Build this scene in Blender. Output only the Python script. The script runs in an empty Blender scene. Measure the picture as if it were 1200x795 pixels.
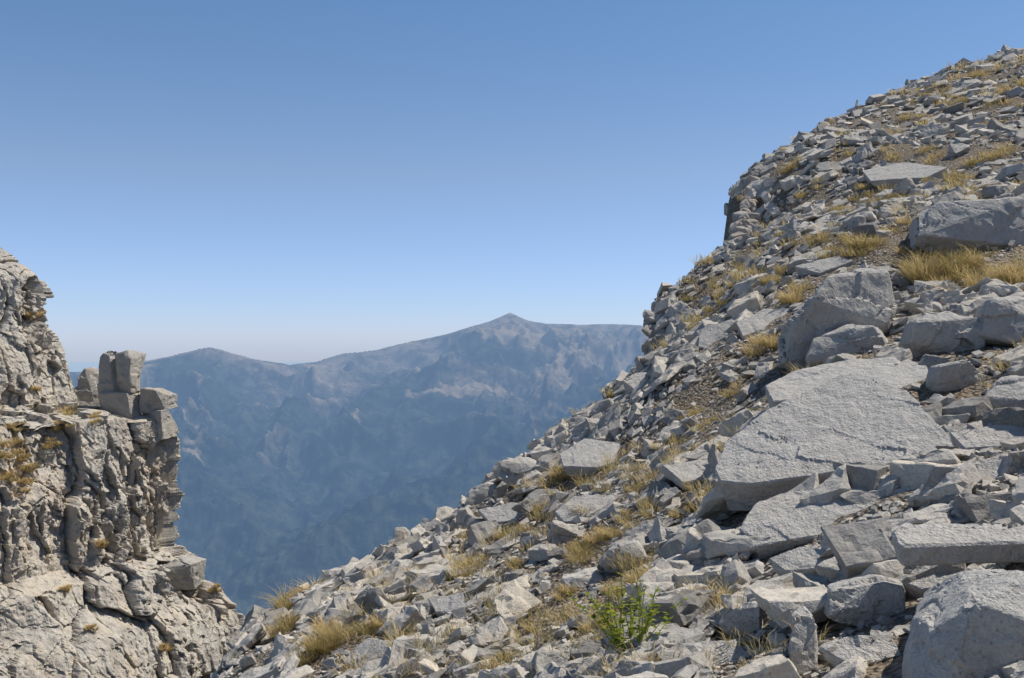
import bpy, bmesh, math, random
import numpy as np
from mathutils import Vector, Matrix
from mathutils.bvhtree import BVHTree
rng=np.random.default_rng(7); random.seed(7)
F=1200.0
# ---------------------------------------------------------------- noise
def h3(ix,iy,iz,s=0):
    a=(ix.astype(np.int64)*73856093)^(iy.astype(np.int64)*19349663)^(iz.astype(np.int64)*83492791)^(s*2654435761)
    a=a&0xffffffff; a=((a^(a>>16))*0x45d9f3b)&0xffffffff; a=((a^(a>>16))*0x45d9f3b)&0xffffffff; a=a^(a>>16)
    return (a&0xffffff)/float(0x1000000)
def vn(p,s=0):
    i=np.floor(p).astype(np.int64); f=p-i; f=f*f*f*(f*(f*6-15)+10)
    r=0
    for dx in (0,1):
        wx=f[:,0] if dx else 1-f[:,0]
        for dy in (0,1):
            wy=f[:,1] if dy else 1-f[:,1]
            for dz in (0,1):
                wz=f[:,2] if dz else 1-f[:,2]
                r=r+wx*wy*wz*h3(i[:,0]+dx,i[:,1]+dy,i[:,2]+dz,s)
    return r*2-1
def fbm(p,o=4,s=0,ridged=False,gain=.5):
    r=0;a=1.0;t=0
    for k in range(o):
        n=vn(p*(2.03**k)+k*17.3,s+k)
        if ridged: n=1-2*np.abs(n)
        r=r+a*n;t+=a;a*=gain
    return r/t
def voro(p,s=0,tilt=0.0):
    i=np.floor(p).astype(np.int64); N=len(p)
    f1=np.full(N,9.);f2=np.full(N,9.);idv=np.zeros(N);tl=np.zeros(N)
    for dx in (-1,0,1):
        for dy in (-1,0,1):
            for dz in (-1,0,1):
                c=i+np.array([dx,dy,dz])
                a,b,e=[h3(c[:,0],c[:,1],c[:,2],s+k) for k in range(3)]
                q=np.stack([c[:,0]+a,c[:,1]+b,c[:,2]+e],1)-p
                d=np.abs(q).max(1)*.5+np.sqrt((q**2).sum(1))*.6
                m=d<f1
                f2=np.where(m,f1,np.minimum(f2,d)); idv=np.where(m,h3(c[:,0],c[:,1],c[:,2],s+5),idv); f1=np.where(m,d,f1)
                tl=np.where(m,q[:,0]*(b-.5)*2+q[:,1]*(e-.5)*2+q[:,2]*(a-.5)*2,tl)
    return (f1,f2,idv,tl) if tilt else (f1,f2,idv)
# ---------------------------------------------------------------- mesh helpers
def mesh_np(name,V,T,mat,attrs=None,smooth=False,quads=False):
    me=bpy.data.meshes.new(name); k=4 if quads else 3
    V=np.asarray(V,dtype=np.float32);T=np.asarray(T,dtype=np.int32)
    me.vertices.add(len(V));me.vertices.foreach_set('co',V.ravel())
    me.loops.add(T.size);me.loops.foreach_set('vertex_index',T.ravel())
    me.polygons.add(len(T));me.polygons.foreach_set('loop_start',np.arange(0,T.size,k,dtype=np.int32))
    me.polygons.foreach_set('use_smooth',np.full(len(T),smooth))
    me.update(calc_edges=True)
    if attrs:
        for n,a in attrs.items():
            at=me.attributes.new(n,'FLOAT','POINT');at.data.foreach_set('value',np.asarray(a,dtype=np.float32))
    me.materials.append(mat)
    ob=bpy.data.objects.new(name,me);bpy.context.collection.objects.link(ob)
    return ob
def gridq(nr,nc):
    r,c=np.meshgrid(np.arange(nr-1),np.arange(nc-1),indexing='ij')
    a=(r*nc+c).ravel();return np.stack([a,a+1,a+nc+1,a+nc],1)
# ---------------------------------------------------------------- materials
def newmat(n):
    m=bpy.data.materials.new(n);m.use_nodes=True;nt=m.node_tree;nt.nodes.clear();return m,nt
def N(nt,t,**k):
    n=nt.nodes.new(t)
    for a,b in k.items():
        if a in n.inputs.keys(): n.inputs[a].default_value=b
        else: setattr(n,a,b)
    return n
def L(nt,a,b): nt.links.new(a,b)
def noise(nt,vec,scale,detail=6,rough=.6):
    n=N(nt,'ShaderNodeTexNoise');n.inputs['Scale'].default_value=scale;n.inputs['Detail'].default_value=detail;n.inputs['Roughness'].default_value=rough
    L(nt,vec,n.inputs['Vector']);return n.outputs['Fac']
def ramp(nt,fac,stops):
    r=N(nt,'ShaderNodeValToRGB');L(nt,fac,r.inputs['Fac']);e=r.color_ramp.elements
    while len(e)<len(stops): e.new(.5)
    for x,(p,c) in zip(e,stops):
        x.position=p;x.color=(c,c,c,1) if not isinstance(c,tuple) else (*c,1)
    return r.outputs['Color']
def mixc(nt,f,a,b,mode='MIX'):
    m=N(nt,'ShaderNodeMix',data_type='RGBA',blend_type=mode)
    for i,v in ((0,f),(6,a),(7,b)):
        if isinstance(v,(int,float)): m.inputs[i].default_value=v
        elif isinstance(v,tuple): m.inputs[i].default_value=(*v,1)
        else: L(nt,v,m.inputs[i])
    return m.outputs[2]
def rockmat(name,lo,hi,warm,bump=.5,vert=1.0,scale=1.0,tone=False,warmamt=.5,gravel=False,streak=False):
    m,nt=newmat(name)
    g=N(nt,'ShaderNodeNewGeometry');mp=N(nt,'ShaderNodeMapping');mp.inputs['Scale'].default_value=(scale,scale,scale*vert);L(nt,g.outputs['Position'],mp.inputs['Vector'])
    P=mp.outputs['Vector']
    n1=noise(nt,P,1.3,4,.65);n2=noise(nt,P,9,5,.72);n3=noise(nt,P,60,3,.7)
    c=mixc(nt,ramp(nt,n2,[(.3,0.),(.7,1.)]),lo,hi)
    c=mixc(nt,ramp(nt,n1,[(.46,0.),(.70,warmamt)]),c,warm)
    v=N(nt,'ShaderNodeTexVoronoi');v.inputs['Scale'].default_value=38;L(nt,P,v.inputs['Vector'])
    sp=ramp(nt,v.outputs['Distance'],[(.10,1.),(.28,0.)])
    sp2=mixc(nt,1.0,sp,ramp(nt,n1,[(.42,.45),(.55,0.)]),'MULTIPLY')
    c=mixc(nt,sp2,c,(.13,.13,.12))
    c=mixc(nt,.55,c,ramp(nt,n3,[(.25,.6),(.75,1.25)]),'MULTIPLY')
    hgt=n2
    if streak:
        m3=N(nt,'ShaderNodeMapping');m3.inputs['Scale'].default_value=(2.2,2.2,.45);L(nt,g.outputs['Position'],m3.inputs['Vector'])
        ns=noise(nt,m3.outputs[0],1.6,5,.7)
        c=mixc(nt,1.0,c,ramp(nt,ns,[(.34,(.64,.63,.63)),(.50,(1.,1.,1.)),(.7,(1.1,1.04,.93))]),'MULTIPLY')
    if gravel:
        v2=N(nt,'ShaderNodeTexVoronoi');v2.inputs['Scale'].default_value=26;L(nt,P,v2.inputs['Vector'])
        bw=N(nt,'ShaderNodeRGBToBW');L(nt,v2.outputs['Color'],bw.inputs[0])
        c=mixc(nt,1.0,c,ramp(nt,bw.outputs[0],[(.1,.65),(.9,1.25)]),'MULTIPLY')
        c=mixc(nt,1.0,c,ramp(nt,v2.outputs['Distance'],[(.2,1.),(.75,.5)]),'MULTIPLY')
        mm=N(nt,'ShaderNodeMath',operation='SUBTRACT');L(nt,n2,mm.inputs[0]);L(nt,v2.outputs['Distance'],mm.inputs[1]);hgt=mm.outputs[0]
    if tone:
        a=N(nt,'ShaderNodeAttribute',attribute_name='tone');c=mixc(nt,1.0,c,ramp(nt,a.outputs['Fac'],[(0.,(.48,.48,.48)),(.4,(.84,.84,.835)),(.8,(1.12,1.10,1.06)),(1.,(1.2,1.13,1.01))]),'MULTIPLY')
    bs=N(nt,'ShaderNodeBsdfPrincipled');bs.inputs['Roughness'].default_value=.9;bs.inputs['Specular IOR Level'].default_value=.2
    L(nt,c,bs.inputs['Base Color'])
    ma=N(nt,'ShaderNodeMath',operation='MULTIPLY_ADD');L(nt,n3,ma.inputs[0]);ma.inputs[1].default_value=.35;L(nt,hgt,ma.inputs[2])
    b=N(nt,'ShaderNodeBump');b.inputs['Strength'].default_value=bump;b.inputs['Distance'].default_value=.05;L(nt,ma.outputs[0],b.inputs['Height'])
    L(nt,b.outputs[0],bs.inputs['Normal'])
    o=N(nt,'ShaderNodeOutputMaterial');L(nt,bs.outputs[0],o.inputs[0]);return m
M_stone=rockmat('limestone_scree',(.37,.35,.322),(.54,.51,.468),(.48,.42,.345),.45,tone=True,warmamt=.5)
M_hero=rockmat('limestone_boulder',(.37,.352,.326),(.50,.477,.442),(.45,.40,.34),.7,warmamt=.45)
M_cliff=rockmat('limestone_cliff',(.40,.372,.325),(.55,.508,.445),(.50,.40,.29),.6,vert=.5,warmamt=.5,streak=True)
M_ground=rockmat('stony_soil',(.27,.225,.17),(.40,.34,.27),(.35,.25,.15),1.0,warmamt=.9,gravel=True)
def simple(name,lo,hi,trans=0):
    m,nt=newmat(name);a=N(nt,'ShaderNodeAttribute',attribute_name='tone')
    c=mixc(nt,a.outputs['Fac'],lo,hi)
    bs=N(nt,'ShaderNodeBsdfDiffuse');L(nt,c,bs.inputs['Color'])
    tr=N(nt,'ShaderNodeBsdfTranslucent');L(nt,c,tr.inputs['Color'])
    mx=N(nt,'ShaderNodeMixShader');mx.inputs[0].default_value=trans;L(nt,bs.outputs[0],mx.inputs[1]);L(nt,tr.outputs[0],mx.inputs[2])
    o=N(nt,'ShaderNodeOutputMaterial');L(nt,mx.outputs[0],o.inputs[0]);return m
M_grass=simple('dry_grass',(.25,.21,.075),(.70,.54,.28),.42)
M_leaf=simple('green_leaves',(.10,.15,.02),(.36,.38,.06),.45)
def painted_haze(name):
    m,nt=newmat(name);g=N(nt,'ShaderNodeNewGeometry');P=g.outputs['Position']
    sx=N(nt,'ShaderNodeSeparateXYZ');L(nt,P,sx.inputs[0])
    n1=noise(nt,P,.0009,7,.62);n2=noise(nt,P,.006,6,.7);n3=noise(nt,P,.03,4,.75)
    forest=mixc(nt,ramp(nt,n2,[(.42,0.),(.60,1.)]),(.007,.013,.012),(.05,.062,.042))
    bare=mixc(nt,ramp(nt,n2,[(.38,0.),(.62,1.)]),(.10,.082,.065),(.32,.25,.175))
    mr=N(nt,'ShaderNodeMapRange');L(nt,sx.outputs[2],mr.inputs[0]);mr.inputs[1].default_value=-1000;mr.inputs[2].default_value=100
    mr.inputs[3].default_value=-.22;mr.inputs[4].default_value=.17
    ad=N(nt,'ShaderNodeMath',operation='ADD');L(nt,mr.outputs[0],ad.inputs[0]);L(nt,n1,ad.inputs[1])
    ad2=N(nt,'ShaderNodeMath',operation='MULTIPLY_ADD');L(nt,n3,ad2.inputs[0]);ad2.inputs[1].default_value=.25;L(nt,ad.outputs[0],ad2.inputs[2])
    c=mixc(nt,ramp(nt,ad2.outputs[0],[(.60,0.),(.76,1.)]),forest,bare)
    n5=noise(nt,P,.0016,5,.6);ad3=N(nt,'ShaderNodeMath',operation='MULTIPLY_ADD');L(nt,mr.outputs[0],ad3.inputs[0]);ad3.inputs[1].default_value=.45;L(nt,n5,ad3.inputs[2])
    c=mixc(nt,ramp(nt,ad3.outputs[0],[(.60,0.),(.65,.7)]),c,(.40,.31,.20))
    lo_=N(nt,'ShaderNodeMapRange');L(nt,sx.outputs[2],lo_.inputs[0]);lo_.inputs[1].default_value=-1150;lo_.inputs[2].default_value=-1400;lo_.inputs[3].default_value=0;lo_.inputs[4].default_value=.6
    c=mixc(nt,lo_.outputs[0],c,mixc(nt,ramp(nt,n2,[(.44,0.),(.56,1.)]),(.03,.045,.03),(.15,.165,.10)))
    d=N(nt,'ShaderNodeBsdfDiffuse');L(nt,c,d.inputs[0])
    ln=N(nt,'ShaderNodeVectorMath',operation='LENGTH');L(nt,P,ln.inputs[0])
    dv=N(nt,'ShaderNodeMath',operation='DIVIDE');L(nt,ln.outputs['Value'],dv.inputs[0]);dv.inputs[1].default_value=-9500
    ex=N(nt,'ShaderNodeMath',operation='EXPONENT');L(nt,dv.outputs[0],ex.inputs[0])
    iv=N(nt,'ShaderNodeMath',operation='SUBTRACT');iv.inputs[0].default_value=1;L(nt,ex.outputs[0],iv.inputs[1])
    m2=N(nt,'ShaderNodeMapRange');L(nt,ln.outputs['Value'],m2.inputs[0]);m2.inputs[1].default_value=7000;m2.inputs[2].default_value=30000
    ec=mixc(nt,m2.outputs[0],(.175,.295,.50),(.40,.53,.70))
    e=N(nt,'ShaderNodeEmission');L(nt,ec,e.inputs[0])  # aerial perspective painted into the material as glow growing with distance from origin
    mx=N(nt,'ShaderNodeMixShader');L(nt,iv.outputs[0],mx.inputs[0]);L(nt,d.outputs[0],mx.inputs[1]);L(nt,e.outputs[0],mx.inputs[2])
    o=N(nt,'ShaderNodeOutputMaterial');L(nt,mx.outputs[0],o.inputs[0]);return m
M_mtn=painted_haze('mountain_painted_haze')
# ---------------------------------------------------------------- scree slope
def W(px,py,Y): return ((px-600)/F*Y,Y,(397.5-py)/F*Y)
edge=[(200,870,8),(290,728,12),(350,698,13),(450,650,14.5),(545,594,16),(600,550,17),(690,508,19),(748,445,21),(757,375,22),(820,318,25),(860,296,27),(874,206,30),(950,156,36),(1050,106,42),(1200,62,50),(1400,0,62)]
inner=[(600,795,5.5),(900,795,4),(1200,795,3),(300,795,8.5),(450,795,7),(1000,600,6),(1200,600,5),(800,600,8),(600,650,9.5),(450,700,11),(700,700,7),(1000,450,9),(1200,450,8),(800,450,13),(700,560,12),
(1000,350,13),(1200,330,12),(900,300,18),(1200,230,18),(1000,250,22),(1200,150,28),(1050,160,32),(930,200,28)]
C=[W(*e) for e in edge]+[W(*e) for e in inner]+[(0,0,-1.7),(-3,0,-2.5),(3,0,-.7),(6,3,.6),(-3,4,-2.7),(0,-6,-1.6),(6,-6,.5),(-5,-6,-3),(20,8,5.5),(12,8,2.6),(20,-6,5),(40,20,15),(40,40,17),(60,60,26)]
C=np.array(C);
def tps(d2): return np.where(d2>1e-12,.5*d2*np.log(np.maximum(d2,1e-12)),0)
n=len(C);A=np.zeros((n+3,n+3));d2=((C[:,None,:2]-C[None,:,:2])**2).sum(-1)
A[:n,:n]=tps(d2)+np.eye(n)*.02;A[:n,n]=1;A[:n,n+1:]=C[:,:2];A[n,:n]=1;A[n+1:,:n]=C[:,:2].T
wt=np.linalg.solve(A,np.concatenate([C[:,2],[0,0,0]]))
EP=np.array([(-9,-12),(-5,-6),(-3.9,3)]+[W(*e)[:2] for e in edge]+[(75,95)])
def sdist(x,y):
    best=np.full(len(x),1e9);sg=np.ones(len(x));P=np.stack([x,y],1)
    for a,b in zip(EP[:-1],EP[1:]):
        ab=b-a;t=np.clip(((P-a)@ab)/(ab@ab),0,1);q=a+t[:,None]*ab;d=P-q;dd=np.sqrt((d**2).sum(1))
        cr=ab[0]*(P[:,1]-a[1])-ab[1]*(P[:,0]-a[0])
        m=dd<best;best=np.where(m,dd,best);sg=np.where(m,np.sign(cr),sg)
    return best*sg
def H(x,y):
    x=np.asarray(x,float).ravel();y=np.asarray(y,float).ravel()
    z=np.empty(len(x))
    for i in range(0,len(x),50000):
        xs=x[i:i+50000];ys=y[i:i+50000]
        z[i:i+50000]=tps((xs[:,None]-C[None,:,0])**2+(ys[:,None]-C[None,:,1])**2)@wt[:n]+wt[n]+wt[n+1]*xs+wt[n+2]*ys
    P=np.stack([x,y,0*x],1)
    sc=np.clip(y/15,.4,2.5)
    z=z+.11*sc*fbm(P*.9,4,3)+.05*fbm(P*3.1,3,9)
    e=sdist(x,y)+.35*fbm(P*.8,3,21)*np.clip(y/15,.5,2)
    z=z-np.where(e>0,np.minimum(np.interp(y,[17,25],[1.9,5.5])*e,60),0)-.05*np.clip(e+1,0,1)
    return z
def sp(a,b,n_,c,k):
    t=np.linspace(-1,1,n_);w=np.sinh(k*t);w=w/np.sinh(k);r=np.where(w<0,c+w*(c-a),c+w*(b-c));return r
xs=sp(-22,75,520,2,2.6);ys=sp(-14,90,600,8,2.6)
X,Y=np.meshgrid(xs,ys);Z=H(X,Y);V=np.stack([X.ravel(),Y.ravel(),Z],1);Q=gridq(len(ys),len(xs))
ground=mesh_np('scree_slope_ground',V,Q,M_ground,smooth=True,quads=True)
bvh=BVHTree.FromPolygons([tuple(v) for v in V],Q.tolist())
def hit(px,py,b=None):
    d=Vector(((px-600)/F,1,(397.5-py)/F)).normalized()
    r=(b or bvh).ray_cast(Vector((0,0,0)),d,300)
    return r[0]
# ---------------------------------------------------------------- cliff on the left
prof=[(-330,120,18.2),(-120,200,18.2),(-40,250,18.3),(0,287,18.4),(14,300,18.4),(42,330,18.4),(50,372,18.4),(74,396,18.4),(92,432,18.4),(104,474,18.4),(128,480,18.3),(150,484,18.2),(185,492,18.2),(200,518,18.3),(203,600,18.3),(208,640,18.3),(236,656,18.2),(243,678,18.2),(270,708,18.1),(283,745,18.0),(300,830,18),(330,1000,17.8),(380,1300,17.5)]
pp=np.array([W(*p) for p in prof]);seg=np.sqrt((np.diff(pp,axis=0)**2).sum(1));cum=np.r_[0,np.cumsum(seg)]
rows=np.r_[np.linspace(0,cum[3],60)[:-1],np.linspace(cum[3],cum[-3],640)[:-1],np.linspace(cum[-3],cum[-1],80)]
corner=np.stack([np.interp(rows,cum,pp[:,k]) for k in range(3)],1)
nr=len(rows)
s1=9*(np.linspace(1,0,560)**1.15); s2=np.linspace(0,5,150)[1:]
nc=len(s1)+len(s2)
S=np.r_[s1,-s2]
fd=np.array([-.6,-.8,0]);bd=np.array([-.75,.66,0])
pos=corner[:,None,:]+np.where(S[None,:,None]>0,S[None,:,None]*fd,(-S[None,:,None])*bd)
zz=pos[:,:,2]
bul=np.interp(-zz,[-3,-.3,.9,2.0,2.6,4.5,8],[-.5,-.35,-.1,.05,.4,.5,.9])*np.clip((S[None,:]-.3)/2.5,0,1)
blend=np.clip((.25-S)/.5,0,1)[None,:,None]
nf_=np.array([.8,-.6,.0]);nb_=np.array([.66,.75,.0]);nd=nf_*(1-blend)+nb_*blend;nd=nd/np.linalg.norm(nd,axis=2,keepdims=True)
pos=pos+np.array([.8,-.6,0])*bul[:,:,None]
p=pos.reshape(-1,3)
ca,sa=math.cos(.06),math.sin(.06)
rp_=np.stack([p[:,0]*ca+p[:,2]*sa,p[:,1],-p[:,0]*sa+p[:,2]*ca],1)
wp=rp_+.11*np.stack([fbm(p*1.9,5,31,gain=.6),fbm(p*1.9,5,32,gain=.6),fbm(p*1.9,5,33,gain=.6)],1)
f1,f2,idv,t1=voro(wp*np.array([1.3,1.3,.42]),41,1)
g1,g2,id2,t2=voro(wp*np.array([3.2,3.2,1.7])+9,51,1)
q1,q2,id3,t3=voro(wp*np.array([8.5,8.5,5.5])+3,61,1)
rg=np.clip(.65+1.3*fbm(p*.7,2,79),.3,1.15)
crack=-.10*np.exp(-((f2-f1)/.025)**2)-.03*np.exp(-((g2-g1)/.025)**2)*rg
dsp=.40*(idv-.5)+.13*t1+(.17*(id2-.5)+.10*t2+.065*(id3-.5)+.06*t3)*rg+crack+.24*fbm(p*.55,3,71)+.03*fbm(p*5,4,72)+.024*fbm(p*14,3,73)
ndr=np.broadcast_to(nd,pos.shape).reshape(-1,3)
p=p+ndr*dsp[:,None]
slope=np.gradient(corner[:,2],rows);flat=np.clip((-.45+1-np.abs(slope))/.3,0,1)
p[:,2]+=np.repeat(flat,nc)*(.16*(id2-.5)+.05*t2)
cl=mesh_np('rock_cliff',p,gridq(nr,nc)[:,::-1],M_cliff,smooth=False,quads=True)
bvc=BVHTree.FromPolygons([tuple(v) for v in p],gridq(nr,nc).tolist())
# ---------------------------------------------------------------- rocks
def rough(name,pts,mat,bev=.02,target=.04,amp=.02,parent=None,seed=0,crk=.5,join=None,facet=1.0):
    bm=bmesh.new()
    for v in pts: bm.verts.new(v)
    r=bmesh.ops.convex_hull(bm,input=bm.verts)
    bmesh.ops.delete(bm,geom=[g for g in r['geom_interior'] if isinstance(g,bmesh.types.BMVert)],context='VERTS')
    bmesh.ops.dissolve_limit(bm,angle_limit=math.radians(9),verts=bm.verts,edges=bm.edges)
    bmesh.ops.bevel(bm,geom=list(bm.edges),offset=bev,segments=1,profile=.5,affect='EDGES',clamp_overlap=True)
    bmesh.ops.triangulate(bm,faces=bm.faces)
    for i in range(8):
        lg=[e for e in bm.edges if e.calc_length()>target]
        if not lg: break
        bmesh.ops.subdivide_edges(bm,edges=lg,cuts=1);bmesh.ops.triangulate(bm,faces=[f for f in bm.faces if len(f.verts)>3])
    bm.normal_update()
    V=np.array([v.co[:] for v in bm.verts]);Nn=np.array([v.normal[:] for v in bm.verts])
    sc=1/max(amp*12,.05)
    d=amp*(1.0*fbm(V*sc*.5+seed,4,seed+1)+.6*fbm(V*sc*2.5,4,seed+2,gain=.65))
    a,a2,c,t=voro(V*np.array([1,1,1.8])*sc*.45+seed,seed+3,1); d+=facet*amp*(.7*(c-.5)+1.8*t)-crk*amp*np.exp(-((a2-a)/.03)**2)
    V=V+Nn*d[:,None]
    for v,c in zip(bm.verts,V): v.co=c
    bmesh.ops.recalc_face_normals(bm,faces=bm.faces)
    if join is not None:
        me=bpy.data.meshes.new(name);bm.to_mesh(me);bm.free();join.append(me);return None
    me=bpy.data.meshes.new(name);bm.to_mesh(me);bm.free();me.materials.append(mat)
    ob=bpy.data.objects.new(name,me);bpy.context.collection.objects.link(ob)
    if parent: ob.parent=parent
    return ob
foot=[]
def slab(name,poly,normal,thick,lift=.05,anchor=None,mat=None,seed=1,amp=.012,Yat=None):
    poly=np.array(poly,float);c=poly.mean(0) if anchor is None else np.array(anchor,float)
    h=hit(c[0],c[1]) if Yat is None else Vector(W(c[0],c[1],Yat))
    nn=Vector(normal).normalized();o=h+nn*lift;pts=[]
    for px,py in poly:
        d=Vector(((px-600)/F,1,(397.5-py)/F));t=o.dot(nn)/d.dot(nn);pts.append(d*t)
    top=[tuple(q) for q in pts];cc=sum(pts,Vector())/len(pts)
    r_=random.Random(seed)
    bot=[tuple(cc+(q-cc)*r_.uniform(.88,.98)-nn*thick*r_.uniform(.85,1.1)) for q in pts]
    foot.append(np.array([(q[0],q[1]) for q in top]))
    return rough(name,top+bot,mat or M_hero,bev=min(.010,thick*.1),target=max(.022,h.y*.0036),amp=amp,seed=seed,crk=.0,facet=.45)
def block(name,outl,depth,Y=None,base=None,mat=None,seed=1,amp=.018,lean=.15,b=None,parent=None,bev=.010,jit=.05,addfoot=True,join=None,sc0=.93):
    outl=np.array(outl,float);r_=random.Random(seed)
    if Y is None:
        bx,by=base if base else (outl[:,0].mean(),outl[:,1].max()-4)
        Y=hit(bx,by,b).y
    c=outl.mean(0);sz_=outl.max(0)-outl.min(0);pts=[]
    for sc,dy in ((sc0,0),(1,.3*depth),(.8,depth)):
        for px,py in outl:
            if sc<1 and r_.random()<.3: continue
            qx=c[0]+(px-c[0])*sc+r_.uniform(-jit,jit)*sz_[0]*(sc<1);qy=c[1]+(py-c[1])*sc+r_.uniform(-jit,jit)*sz_[1]*(sc<1)
            dd=dy+r_.uniform(-.12,.12)*depth
            X,_,Z=W(qx,qy,Y);pts.append((X+dy*.25,Y+dd,Z-lean*dy))
    P=np.array(pts)
    if addfoot: foot.append(np.array([(P[:,0].min(),Y+depth*.05),(P[:,0].max(),Y+depth*.05),(P[:,0].max(),Y+depth*.9),(P[:,0].min(),Y+depth*.9)]))
    return rough(name,pts,mat or M_hero,bev=bev*Y/8,target=max(.022,Y*.004),amp=amp*Y/8,seed=seed,parent=parent,join=join)
S='limestone_slab';B='limestone_boulder'
slab(S,[(836,548),(850,516),(905,476),(985,439),(1010,439),(1062,456),(1122,520),(1110,534),(1000,541),(950,548),(880,568),(844,564)],(-.20,-.52,.83),.30,.40,anchor=(960,550),seed=3)
slab(S,[(896,452),(925,436),(1000,420),(1060,417),(1086,428),(1090,442),(1040,462),(905,470)],(-.15,-.34,.93),.40,0,anchor=(985,446),Yat=8.8,seed=13)
slab(S,[(866,620),(885,588),(930,572),(1090,574),(1120,586),(1075,610),(1000,620),(930,632),(884,640)],(-.2,-.46,.86),.16,.10,anchor=(980,604),seed=23)
slab(S,[(1046,625),(1060,614),(1200,608),(1290,606),(1290,632),(1200,638),(1052,640)],(-.05,-.28,.95),.10,.30,anchor=(1150,640),seed=33)
slab(S,[(655,532),(685,514),(742,520),(748,534),(700,548),(660,547)],(-.2,-.4,.88),.15,.18,seed=43)
slab(S,[(650,600),(672,580),(740,578),(750,592),(700,610),(660,612)],(-.2,-.5,.84),.12,.15,seed=53)
slab(S,[(820,386),(858,373),(865,395),(838,410),(818,407)],(-.3,-.6,.7),.3,.16,seed=63)
slab(S,[(862,378),(895,362),(935,360),(925,376),(870,394)],(-.2,-.45,.85),.3,.2,seed=73)
slab(S,[(728,445),(745,436),(780,438),(778,452),(745,458)],(-.2,-.45,.85),.2,.16,seed=83)
slab(S,[(560,598),(600,588),(628,592),(622,606),(575,614)],(-.3,-.4,.8),.15,.12,seed=93)
slab(S,[(500,700),(560,690),(600,702),(560,716),(510,718)],(-.3,-.4,.8),.12,.1,seed=94)
slab(S,[(1010,200),(1060,190),(1110,196),(1085,208),(1020,212)],(-.3,-.3,.85),.3,.2,seed=95)
slab(S,[(775,545),(830,538),(845,556),(800,566)],(-.1,-.4,.85),.10,.12,seed=96)
slab(S,[(1120,552),(1150,536),(1200,540),(1200,556),(1150,566)],(-.3,-.5,.85),.10,.12,seed=97)
slab(S,[(930,312),(980,300),(1000,306),(960,320)],(-.3,-.4,.85),.2,.15,seed=98)
slab(S,[(1110,505),(1180,495),(1240,500),(1230,520),(1130,526)],(-.2,-.4,.85),.12,.14,seed=99)
slab(S,[(800,690),(840,670),(880,684),(850,702)],(-.2,-.4,.85),.08,.1,seed=100)
slab(S,[(960,760),(990,742),(1050,748),(1060,768),(1000,782)],(-.2,-.5,.8),.08,.12,seed=101)
slab(S,[(780,775),(800,752),(860,748),(880,770),(830,786)],(-.2,-.5,.8),.08,.12,seed=102)
slab(S,[(1050,680),(1085,662),(1150,664),(1140,682),(1080,692)],(-.3,-.4,.85),.09,.14,seed=103)
slab(S,[(900,655),(940,640),(1000,646),(985,664),(920,670)],(-.3,-.4,.85),.09,.12,seed=104)
slab(S,[(400,775),(430,748),(470,752),(468,772),(430,790)],(-.4,-.5,.75),.1,.12,seed=105)
block(B,[(914,425),(918,385),(945,345),(975,320),(1010,308),(1040,312),(1050,345),(1042,385),(990,400),(940,436)],1.1,base=(940,440),seed=5)
block(B,[(942,420),(952,395),(990,378),(1030,382),(1048,405),(1040,420),(990,424),(948,428)],.6,base=(950,440),seed=7)
block(B,[(1068,278),(1075,250),(1100,238),(1200,233),(1290,232),(1290,300),(1200,300),(1100,300),(1072,292)],2.2,base=(1100,305),seed=9,jit=.02,lean=.0,sc0=1.0)
block(B,[(1068,795),(1090,740),(1125,705),(1160,688),(1230,680),(1320,760),(1300,880),(1080,880)],.9,Y=3.1,seed=11)
block(B,[(970,722),(975,690),(1030,680),(1062,688),(1058,728),(1000,735)],.35,seed=15)
block(B,[(1060,400),(1066,375),(1110,358),(1148,372),(1152,405),(1120,418),(1075,416)],.6,seed=17)
block(B,[(1140,395),(1148,352),(1200,342),(1260,345),(1260,400),(1180,405)],.8,seed=19)
block(B,[(1085,450),(1095,428),(1135,420),(1165,440),(1155,462),(1100,465)],.5,seed=21)
block(B,[(1160,470),(1180,440),(1240,436),(1260,475),(1180,485)],.5,seed=22)
block(B,[(575,560),(585,543),(612,536),(640,548),(640,566),(600,572)],.7,seed=25)
block(B,[(542,592),(546,572),(570,565),(586,575),(584,594)],.5,seed=27)
block(B,[(922,770),(930,720),(945,712),(962,735),(958,790),(935,795)],.2,seed=29)
block(B,[(838,735),(850,712),(890,708),(905,722),(895,748),(850,752)],.3,seed=31)
block(B,[(688,485),(696,470),(715,465),(722,480),(710,492)],.5,seed=35)
block(B,[(700,660),(715,640),(745,636),(760,655),(745,672),(712,674)],.35,seed=38)
block(B,[(1170,560),(1180,530),(1230,525),(1240,560)],.3,seed=40)
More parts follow.
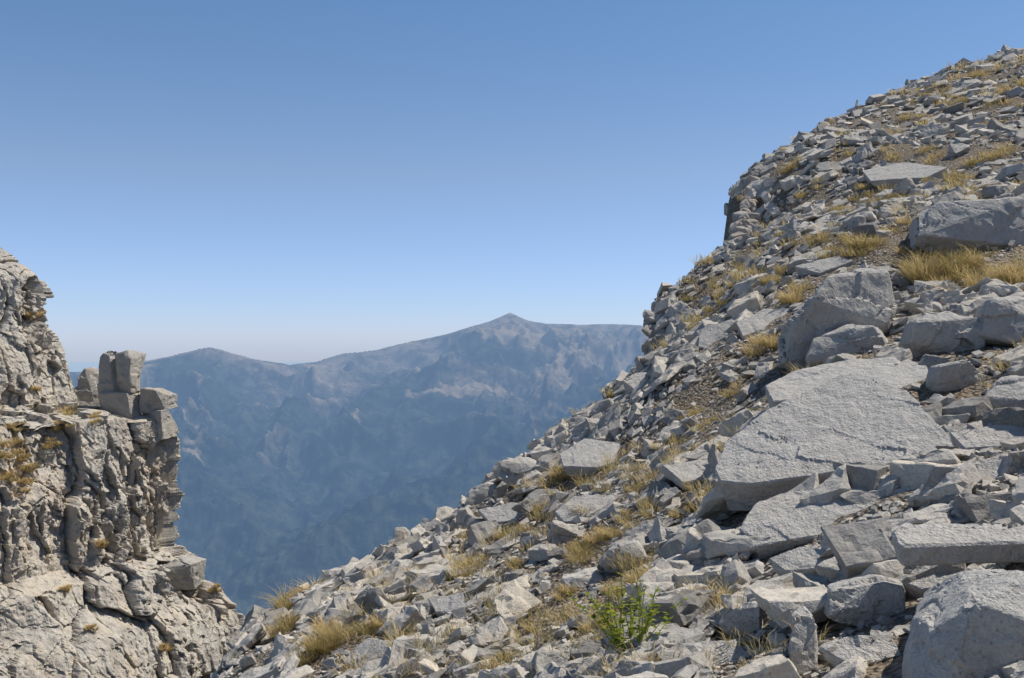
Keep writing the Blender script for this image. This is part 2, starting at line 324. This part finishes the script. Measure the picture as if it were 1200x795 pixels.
# broken ledges along the rim of the slope: many jagged blocks merged into one outcrop each
M_cb=rockmat('outcrop_rock',(.32,.295,.265),(.45,.42,.38),(.46,.34,.23),.8,warmamt=.8)
def merge(ms,name,mat):
    bm=bmesh.new()
    for m in ms: bm.from_mesh(m)
    me=bpy.data.meshes.new(name);bm.to_mesh(me);bm.free();me.materials.append(mat)
    ob=bpy.data.objects.new(name,me);bpy.context.collection.objects.link(ob)
def outcrop(cells,seed,Yf):
    r_=random.Random(seed);ms=[]
    for k,(cx,cy,s) in enumerate(cells):
        w_=s*r_.uniform(.8,1.3);h_=s*r_.uniform(.5,.9);a0=r_.uniform(0,1)
        o=[(cx+w_*.55*math.cos(a0+t)*r_.uniform(.8,1.15),cy+h_*.6*math.sin(a0+t)*r_.uniform(.8,1.15)) for t in [i*math.pi/3 for i in range(6)]]
        Yb=Yf(cx,cy)
        block('rock_outcrop',o,s/F*Yb*1.3,Y=Yb,seed=seed*50+k,mat=M_cb,amp=.012,addfoot=False,join=ms,bev=.006,lean=.0,jit=.12)
    merge(ms,'rock_outcrop',M_cb)
R1=random.Random(5)
oc=[]
for _ in range(90):
    t=R1.random();ex=np.interp(t,[0,.25,.6,1],[860,864,874,886]);ey=300-t*104
    oc.append((ex+abs(R1.gauss(0,16)),ey+R1.uniform(-5,8),R1.uniform(10,24)))
outcrop(oc,3,lambda cx,cy:float(np.interp(cy,[195,225,262,300],[29.6,28.4,26.8,25.6]))+(cx-862)*.012)
oc=[(760+abs(R1.gauss(0,12)),R1.uniform(372,432),R1.uniform(14,24)) for _ in range(26)]
outcrop(oc,4,lambda cx,cy:float(np.interp(cy,[370,435],[22.0,20.8])))
oc=[(R1.uniform(945,1040),0,R1.uniform(10,20)) for _ in range(20)];oc=[(a,160-(a-945)*.47+R1.uniform(-2,6),s) for a,_,s in oc]
outcrop(oc,5,lambda cx,cy:float(np.interp(cx,[945,1050],[35.2,41])))
# pinnacles standing on the cliff shoulder
M_pin=rockmat('limestone_pinnacle',(.30,.285,.26),(.46,.435,.395),(.46,.38,.28),.6,vert=1.6,warmamt=.5)
def cluster(name,items,seed,mat):
    ms=[]
    for k,(o,Yd) in enumerate(items): block(name,o,.6,Y=Yd,seed=seed+k,mat=mat,amp=.008,bev=.004,lean=.0,jit=.015,addfoot=False,join=ms,sc0=.97)
    merge(ms,name,mat)
cluster('rock_pinnacle',[([(115,500),(114,462),(118,458),(150,459),(155,464),(156,500)],17.95),([(115,462),(114,430),(117,418),(127,410),(132,413),(133,462)],18.0),([(131,461),(132,414),(148,411),(153,420),(155,462)],17.97)],80,M_pin)
cluster('rock_pinnacle',[([(157,515),(157,482),(189,480),(192,515)],18.0),([(158,484),(157,462),(164,455),(182,456),(187,464),(188,483)],18.0)],90,M_pin)
cluster('rock_pinnacle',[([(84,500),(86,455),(92,448),(108,458),(112,500)],18.5),([(91,470),(93,440),(100,431),(107,440),(109,470)],18.55)],95,M_pin)
cluster('rock_pinnacle',[([(186,694),(189,664),(204,656),(222,662),(222,694)],17.6)],98,M_pin)
# ---------------------------------------------------------------- scree stones
def template(seed,big):
    r=np.random.default_rng(seed);bm=bmesh.new()
    dims=np.array([1,r.uniform(.45,.95),r.uniform(.10,.48)])
    for c in [(a,b,d) for a in(-1,1) for b in(-1,1) for d in(-1,1)]:
        c=np.array(c,float)*(1-r.uniform(0,.6,3)*np.array([1,1,.45]));bm.verts.new(c*dims*.5)
    for _ in range(r.integers(1,5)):
        c=r.uniform(-1,1,3);c[r.integers(0,2)]*=1.0/max(abs(c[0]),.3);bm.verts.new(np.clip(c,-1.05,1.05)*dims*.5)
    q=bmesh.ops.convex_hull(bm,input=bm.verts)
    bmesh.ops.delete(bm,geom=[g for g in q['geom_interior'] if isinstance(g,bmesh.types.BMVert)],context='VERTS')
    if big:
        bmesh.ops.dissolve_limit(bm,angle_limit=math.radians(10),verts=bm.verts,edges=bm.edges)
        bmesh.ops.bevel(bm,geom=list(bm.edges),offset=.008,segments=1,affect='EDGES',clamp_overlap=True)
        bmesh.ops.triangulate(bm,faces=bm.faces)
        for i in range(3):
            lg=[e for e in bm.edges if e.calc_length()>.14]
            bmesh.ops.subdivide_edges(bm,edges=lg,cuts=1);bmesh.ops.triangulate(bm,faces=[f for f in bm.faces if len(f.verts)>3])
        bm.normal_update()
        V=np.array([v.co[:] for v in bm.verts]);Nn=np.array([v.normal[:] for v in bm.verts])
        _,_,ci,ti=voro(V*3.2+seed,seed,1)
        V+=Nn*(.035*fbm(V*4+seed,3,seed)+.04*(ci-.5)+.04*ti)[:,None]
        for v,c in zip(bm.verts,V): v.co=c
    bmesh.ops.triangulate(bm,faces=bm.faces)
    bm.verts.index_update();V=np.array([v.co[:] for v in bm.verts]);T=np.array([[v.index for v in f.verts] for f in bm.faces]);bm.free();return V,T
small=[template(100+i,False) for i in range(50)];large=[template(200+i,True) for i in range(50)]
def inpoly(x,y,P):
    r=np.zeros(len(x),bool);j=len(P)-1
    for i in range(len(P)):
        xi,yi=P[i];xj,yj=P[j];c=((yi>y)!=(yj>y))&(x<(xj-xi)*(y-yi)/(yj-yi+1e-12)+xi);r^=c;j=i
    return r
G=[(905,330,20,20),(937,348,20,24),(895,412,20,24),(1010,296,30,20),(1092,325,28,42),(1150,335,36,26),(1195,325,28,26),(1188,228,30,18),(1085,185,18,12),(1150,192,18,12),(1080,240,20,14),(960,285,18,15),(985,290,16,14),(650,568,18,22),(665,612,28,18),(690,650,30,17),(750,610,24,15),(600,632,18,18),(740,695,34,26),(700,640,22,16),(345,712,22,32),(390,752,34,28),(430,745,22,20),(585,780,16,14),(600,664,14,14),(830,372,20,16),(835,524,16,12),(710,474,14,14),(820,484,20,12),(1190,102,18,11),(1145,90,22,11),(640,600,14,13),(1040,240,20,12),(1105,210,18,12),(920,200,16,12),(1000,160,16,10),(880,280,18,14),(720,620,18,12),(760,566,18,12),(330,745,20,22),(1120,120,18,10),(1060,140,16,10),(830,500,14,10),(1060,305,20,15),(365,770,20,18),(1170,180,22,12),(1100,150,20,10),(1020,225,20,12),(1140,240,18,12),(980,250,18,12),(1060,270,20,12),(955,230,16,10),(1180,130,18,10),(850,345,16,13),(770,690,20,16),(660,700,20,14),(560,660,14,12),(800,610,14,12),(700,740,18,14),(620,740,16,12),(860,460,14,12),(1130,320,24,22),(990,180,14,9),(1040,185,16,10),(1160,150,18,10),(1090,110,16,9),(1130,215,18,11)]
GH=[(hit(a,b),c,d) for a,b,c,d in G];GH=[g for g in GH if g[0] is not None]
DP=[(hit(a,b),r) for a,b,r in [(690,650,42),(650,700,38),(735,690,36),(620,660,34),(640,735,36),(390,745,36),(660,600,34),(1010,290,26),(1140,320,44),(1100,190,40),(600,620,26),(540,640,22),(880,300,22)]]
NS=165000
y=np.exp(rng.uniform(math.log(2.2),math.log(62),NS));x=rng.uniform(-.42,.85,NS)*(y+1.5)
e=sdist(x,y)+.35*fbm(np.stack([x,y,0*x],1)*.8,3,21)*np.clip(y/15,.5,2)
k=e<.15;x=x[k];y=y[k]
z=H(x,y);dx=(H(x+.15,y)-H(x-.15,y))/.3;dy=(H(x,y+.15)-H(x,y-.15))/.3
lg_=rng.normal(0,.82,len(x))
sz=.050*np.exp(lg_)*(1+y/20)*np.clip(.64+y/20,.64,1.05)
patch=fbm(np.stack([x,y,0*x],1)*.45,2,91);sz*=np.clip(1+.8*patch,.55,1.7)
sz=np.clip(sz,.018,.42+y*.008)
dirt=fbm(np.stack([x,y,0*x],1)*np.array([.8,.5,1]),3,97)
keep=np.ones(len(x),bool);rr=np.sqrt(x*x+y*y)
for fi,P in enumerate(foot):
    keep&=~inpoly(x,y,P)
    for sh in (.12,.3,.55): keep&=~(inpoly(x*(1+sh/rr),y*(1+sh/rr),P)&(sz>.06+.25*(sh-.1)*(.5 if fi<3 else 1)))
keep&=~((dirt>.2)&(y<22)&(rng.uniform(0,1,len(x))<.8)&(sz>.05))
for h,r_ in DP:
    s=h.y/F;q=((x-h.x)/(r_*s))**2+((y-h.y)/(r_*s*2.4))**2
    keep&=~((q<1+.5*dirt)&(rng.uniform(0,1,len(x))<.8)&(sz>.0045*y))
for h,rp,hp in GH:
    s=h.y/F;keep&=~((((x-h.x)/(rp*s*1.1))**2+((y-h.y)/(rp*s*2.2+.1))**2<1)&(sz>.05*(1+h.y/15)))
x,y,z,dx,dy,sz=[a[keep] for a in (x,y,z,dx,dy,sz)]
nrm=np.stack([-dx,-dy,np.ones(len(x))],1);nrm/=np.linalg.norm(nrm,axis=1,keepdims=True)
tiltv=rng.normal(0,1,(len(x),3))*rng.choice([.10,.25,.7],len(x),p=[.38,.42,.20])[:,None]
up=nrm+tiltv;up/=np.linalg.norm(up,axis=1,keepdims=True)
ax=rng.normal(0,1,(len(x),3));ax-=up*(ax*up).sum(1,keepdims=True);ax/=np.linalg.norm(ax,axis=1,keepdims=True)
ay=np.cross(up,ax);R=np.stack([ax,ay,up],2)
loc=np.stack([x,y,z+sz*rng.uniform(-.05,.25,len(x))],1)
ang=sz/np.sqrt(x*x+y*y)
big=ang>.020
tone=np.clip(rng.normal(.52,.26,len(x)),0,1)
def scatter(name,sel,temps,mat):
    VV=[];TT=[];AA=[];off=0;idx=np.where(sel)[0];which=rng.integers(0,len(temps),len(idx))
    for t,(V,T) in enumerate(temps):
        ii=idx[which==t]
        if len(ii)==0: continue
        v=np.einsum('nij,kj->nki',R[ii],V)*sz[ii][:,None,None]+loc[ii][:,None,:]
        TT.append((T[None]+(off+np.arange(len(ii))*len(V))[:,None,None]).reshape(-1,3));off+=len(ii)*len(V)
        VV.append(v.reshape(-1,3));AA.append(np.repeat(tone[ii],len(V)))
    ob=mesh_np(name,np.concatenate(VV),np.concatenate(TT),mat,{'tone':np.concatenate(AA)});print(name,len(idx),len(ob.data.polygons))
scatter('scree_gravel',~big,small,M_stone);scatter('scree_stones',big,large,M_stone)
# ---------------------------------------------------------------- grass
gV=[];gT=[];gA=[];go=0
def tuft(c,r,h,nb,w=.004,green=0):
    global go
    n_=nb;a=rng.uniform(0,2*math.pi,n_);rr=r*np.sqrt(rng.uniform(0,1,n_));bx=c[0]+rr*np.cos(a);by=c[1]+rr*np.sin(a)
    a2=a+rng.normal(0,.8,n_);ln=h*rng.uniform(.35,1.1,n_);sp_=rng.uniform(.1,1.2,n_)
    dirn=np.stack([np.cos(a2)*sp_,np.sin(a2)*sp_,np.ones(n_)],1);dirn/=np.linalg.norm(dirn,axis=1,keepdims=True)
    side=np.stack([-np.sin(a2+rng.normal(0,1,n_)),np.cos(a2),0*a2],1)*w*rng.uniform(.6,1.3,n_)[:,None]
    b0=np.stack([bx,by,np.full(n_,c[2]-.02)],1)
    m=b0+dirn*ln[:,None]*.55;t=b0+dirn*ln[:,None]*.95+np.stack([np.cos(a2)*ln*.25,np.sin(a2)*ln*.25,-ln*.15],1)
    V=np.stack([b0-side,b0+side,m+side*.8,m-side*.8,t],1).reshape(-1,3)
    o=go+np.arange(n_)*5
    T=np.concatenate([np.stack([o,o+1,o+2],1),np.stack([o,o+2,o+3],1),np.stack([o+3,o+2,o+4],1)])
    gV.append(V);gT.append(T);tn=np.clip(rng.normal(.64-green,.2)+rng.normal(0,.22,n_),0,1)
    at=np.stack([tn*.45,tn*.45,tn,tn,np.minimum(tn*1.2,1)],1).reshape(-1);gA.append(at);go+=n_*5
for h,rp,hp in GH:
    s=h.y/F;nb=int(np.clip(rp*hp*.7,100,800))
    for j in range(4):
        ox=random.uniform(-.9,.9)*rp*s;oy=random.uniform(-.9,.9)*rp*s*1.5
        zz_=H([h.x+ox],[h.y+oy])[0]
        tuft((h.x+ox,h.y+oy,zz_+.03),rp*s*random.uniform(.3,.55),hp*s*random.uniform(.8,1.4),nb//2,w=max(.002,.00045*h.y*.55),green=random.choice([0,0,0,.2]))
for px,py,rp,hp in [(10,520,14,14),(25,545,16,14),(5,560,14,14),(15,500,10,10),(38,370,8,12),(80,480,12,12),(115,490,10,8),(70,500,12,10),(60,520,10,10),(115,640,6,14),(0,540,14,14),(105,735,6,8),(250,690,6,8),(192,760,5,10),(40,455,6,8),(30,570,12,10),(20,530,16,12),(75,690,5,8)]:
    h=hit(px,py,bvc)
    if h is None: continue
    s=h.y/F
    for j in range(5):
        q=hit(px+random.uniform(-rp,rp),py+random.uniform(-rp,rp)*.6,bvc)
        if q: tuft(Vector((q.x+.05,q.y-.05,q.z+.02)),rp*s*.4,hp*s*.8,80,w=.004,green=-.2)
gp=fbm(np.stack([x,y,0*x],1)*.35,2,131);cand=np.where((gp>-.03)&((x*x+y*y)>16))[0]
for i in rng.choice(cand,900,replace=False):
    k_=1+y[i]/14;r_=random.uniform(.5,1.5)
    tuft((x[i],y[i],z[i]+.04*k_),.065*k_*r_,.10*k_*r_,int(45*r_),w=max(.0018,.0003*y[i]),green=random.choice([0,0,0,.25]))
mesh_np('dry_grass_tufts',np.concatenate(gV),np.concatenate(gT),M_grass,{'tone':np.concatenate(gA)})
# ---------------------------------------------------------------- green weed
h=hit(738,784);V=[];T=[];A_=[]
def quad(a,b,c,d,t):
    o=len(V);V.extend([a,b,c,d]);T.extend([(o,o+1,o+2),(o,o+2,o+3)]);A_.extend([t]*4)
for sidx in range(28):
    az=random.uniform(0,2*math.pi);ln=random.uniform(.24,.42);sp_=random.uniform(.1,.6)
    cur=np.array([h.x,h.y,h.z+.03])+np.array([math.cos(az),math.sin(az),0])*.05;d=np.array([math.cos(az)*sp_,math.sin(az)*sp_*.6,1.]);d/=np.linalg.norm(d)
    for st in range(12):
        nx=cur+d*ln/12;d=d+np.array([random.gauss(0,.08),random.gauss(0,.08),-.03]);d/=np.linalg.norm(d)
        w_=np.array([.0025,0,0]);quad(cur-w_,cur+w_,nx+w_,nx-w_,.6)
        if st>2:
            for _ in range(2):
                a=random.uniform(0,6.28);ld=np.array([math.cos(a),math.sin(a),random.uniform(-.2,.6)]);ld/=np.linalg.norm(ld)
                sd=np.cross(ld,[0,0,1]);sd/=np.linalg.norm(sd)+1e-9;l_=random.uniform(.02,.042);t=random.random()
                quad(nx,nx+ld*l_*.5+sd*l_*.32,nx+ld*l_,nx+ld*l_*.5-sd*l_*.32,t)
        cur=nx
mesh_np('green_weed_plant',V,T,M_leaf,{'tone':A_})
# ---------------------------------------------------------------- distant mountains
sil=np.array([(-900,470),(-300,440),(100,436),(160,425),(200,418),(225,412),(245,407),(265,412),(300,422),(340,428),(370,424),(400,415),(440,410),(470,403),(520,393),(550,384),(575,377),(598,367),(618,376),(640,380),(680,381),(715,380),(750,382),(800,392),(900,400),(1100,420),(2000,460)],float)
uu=np.linspace(-.8,.8,1000);yy=np.exp(np.linspace(math.log(2700),math.log(13500),660))
U,YY=np.meshgrid(uu,yy);U=U.ravel();YY=YY.ravel();XX=U*YY
v=(397.5-np.interp(U*F+600,sil[:,0],sil[:,1]))/F
Yr=10500+1200*np.sin(U*5+1);Hr=v*Yr;Y0=3400.
t=np.clip((YY-Y0)/(Yr-Y0),0,1);P=np.stack([XX,YY,0*XX],1)
wpx=P+450*np.stack([fbm(P/1500,3,1),fbm(P/1500,3,2),0*XX],1)
rd=fbm(wpx*np.array([1/1300,1/2800,1]),6,5,ridged=True,gain=.5)
rd2=fbm(wpx/900,5,15,ridged=True,gain=.54)
fine=fbm(P/260,5,25,ridged=True,gain=.58)
bk=np.clip((YY-Yr)/3000,0,1)
Zm=-1800+(Hr+1800)*t**1.35-1400*bk+(t**.6*(1-t)**.5)*1.6*(680*rd+340*rd2)+75*fine*np.clip(t*4,0.1,1)*np.clip((1-t)*6,.12,1)
def spur(pts,slope_,seed):
    best=np.full(len(XX),-1e9)
    pts=np.array([W(*q) for q in pts])
    for a,b in zip(pts[:-1],pts[1:]):
        ab=(b-a)[:2];tt=np.clip(((wpx[:,:2]-a[:2])@ab)/(ab@ab),0,1);q=a[:2]+tt[:,None]*ab
        d=np.sqrt(((wpx[:,:2]-q)**2).sum(1));zc=a[2]+(b[2]-a[2])*tt
        best=np.maximum(best,zc-slope_*d**.93*1.3)
    return best+130*fine*.8+60*rd2-60
for s_ in (spur([(250,720,4300),(340,645,4900),(470,570,5800),(600,500,6600),(760,425,7800),(900,400,9500)],.80,211),
           spur([(150,470,6800),(230,520,6300),(300,600,5600),(330,680,5100)],.8,221),
           spur([(245,420,10300),(300,470,8800),(370,520,7600),(430,560,6900)],.75,231),
           spur([(598,378,10300),(560,420,9200),(500,470,8300),(440,520,7500)],.7,241)):
    k_=60.;Zm=k_*np.logaddexp(Zm/k_,s_/k_)
Zm=np.minimum(Zm,np.where(t<1,Hr+(YY-Yr)*.012,1e9))+10*fbm(P/110,4,33,gain=.6)
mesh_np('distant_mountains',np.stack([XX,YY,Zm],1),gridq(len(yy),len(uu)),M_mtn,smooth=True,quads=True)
uu=np.linspace(-1.1,1.1,700);dd=np.linspace(-1,1,24);U,D=np.meshgrid(uu,dd);U=U.ravel();D=D.ravel();Yf=34000+D*3500;P=np.stack([U*9,0*U+4,D],1)
top=-860+160*fbm(P,5,8,ridged=True)
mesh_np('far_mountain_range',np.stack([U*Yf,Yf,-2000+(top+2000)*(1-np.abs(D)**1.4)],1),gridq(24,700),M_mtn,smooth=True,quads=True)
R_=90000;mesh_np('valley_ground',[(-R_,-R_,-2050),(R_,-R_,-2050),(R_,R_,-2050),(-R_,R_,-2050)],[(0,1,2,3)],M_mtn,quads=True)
# ---------------------------------------------------------------- light
EL=58;AZ=76
w=bpy.data.worlds.new('World');bpy.context.scene.world=w;w.use_nodes=True;nt=w.node_tree;nt.nodes.clear()
sk=N(nt,'ShaderNodeTexSky',sky_type='NISHITA',sun_disc=False);sk.sun_elevation=math.radians(EL);sk.sun_rotation=math.radians(AZ);sk.altitude=1900;sk.air_density=1.0;sk.dust_density=.6;sk.ozone_density=1.5
tc=N(nt,'ShaderNodeTexCoord');sz_=N(nt,'ShaderNodeSeparateXYZ');L(nt,tc.outputs['Generated'],sz_.inputs[0])
tint=ramp(nt,sz_.outputs[2],[(0.,(.98,1.13,1.76)),(.03,(1.0,1.15,1.66)),(.16,(1.28,1.29,1.40)),(.31,(1.12,1.36,1.50)),(1.,(.95,1.05,1.1))])
sky=mixc(nt,1.0,sk.outputs[0],tint,'MULTIPLY')
bg=N(nt,'ShaderNodeBackground');bg.inputs[1].default_value=.083;L(nt,sky,bg.inputs[0]);o=N(nt,'ShaderNodeOutputWorld');L(nt,bg.outputs[0],o.inputs[0])
ld=bpy.data.lights.new('sun','SUN');ld.energy=5.0;ld.angle=math.radians(.5);ld.color=(1,.945,.855)
sun=bpy.data.objects.new('sun',ld);bpy.context.collection.objects.link(sun)
a=math.radians(AZ);el=math.radians(EL);sv=Vector((math.sin(a)*math.cos(el),math.cos(a)*math.cos(el),math.sin(el)))
sun.rotation_euler=sv.to_track_quat('Z','Y').to_euler()
cd=bpy.data.cameras.new('camera');cd.lens=36;cd.sensor_width=36;cd.clip_end=200000;cd.clip_start=.05
cam=bpy.data.objects.new('camera',cd);bpy.context.collection.objects.link(cam);cam.rotation_euler=(math.pi/2,0,0);bpy.context.scene.camera=cam
sc=bpy.context.scene;sc.view_settings.view_transform='Standard';sc.view_settings.look='None';sc.view_settings.exposure=0
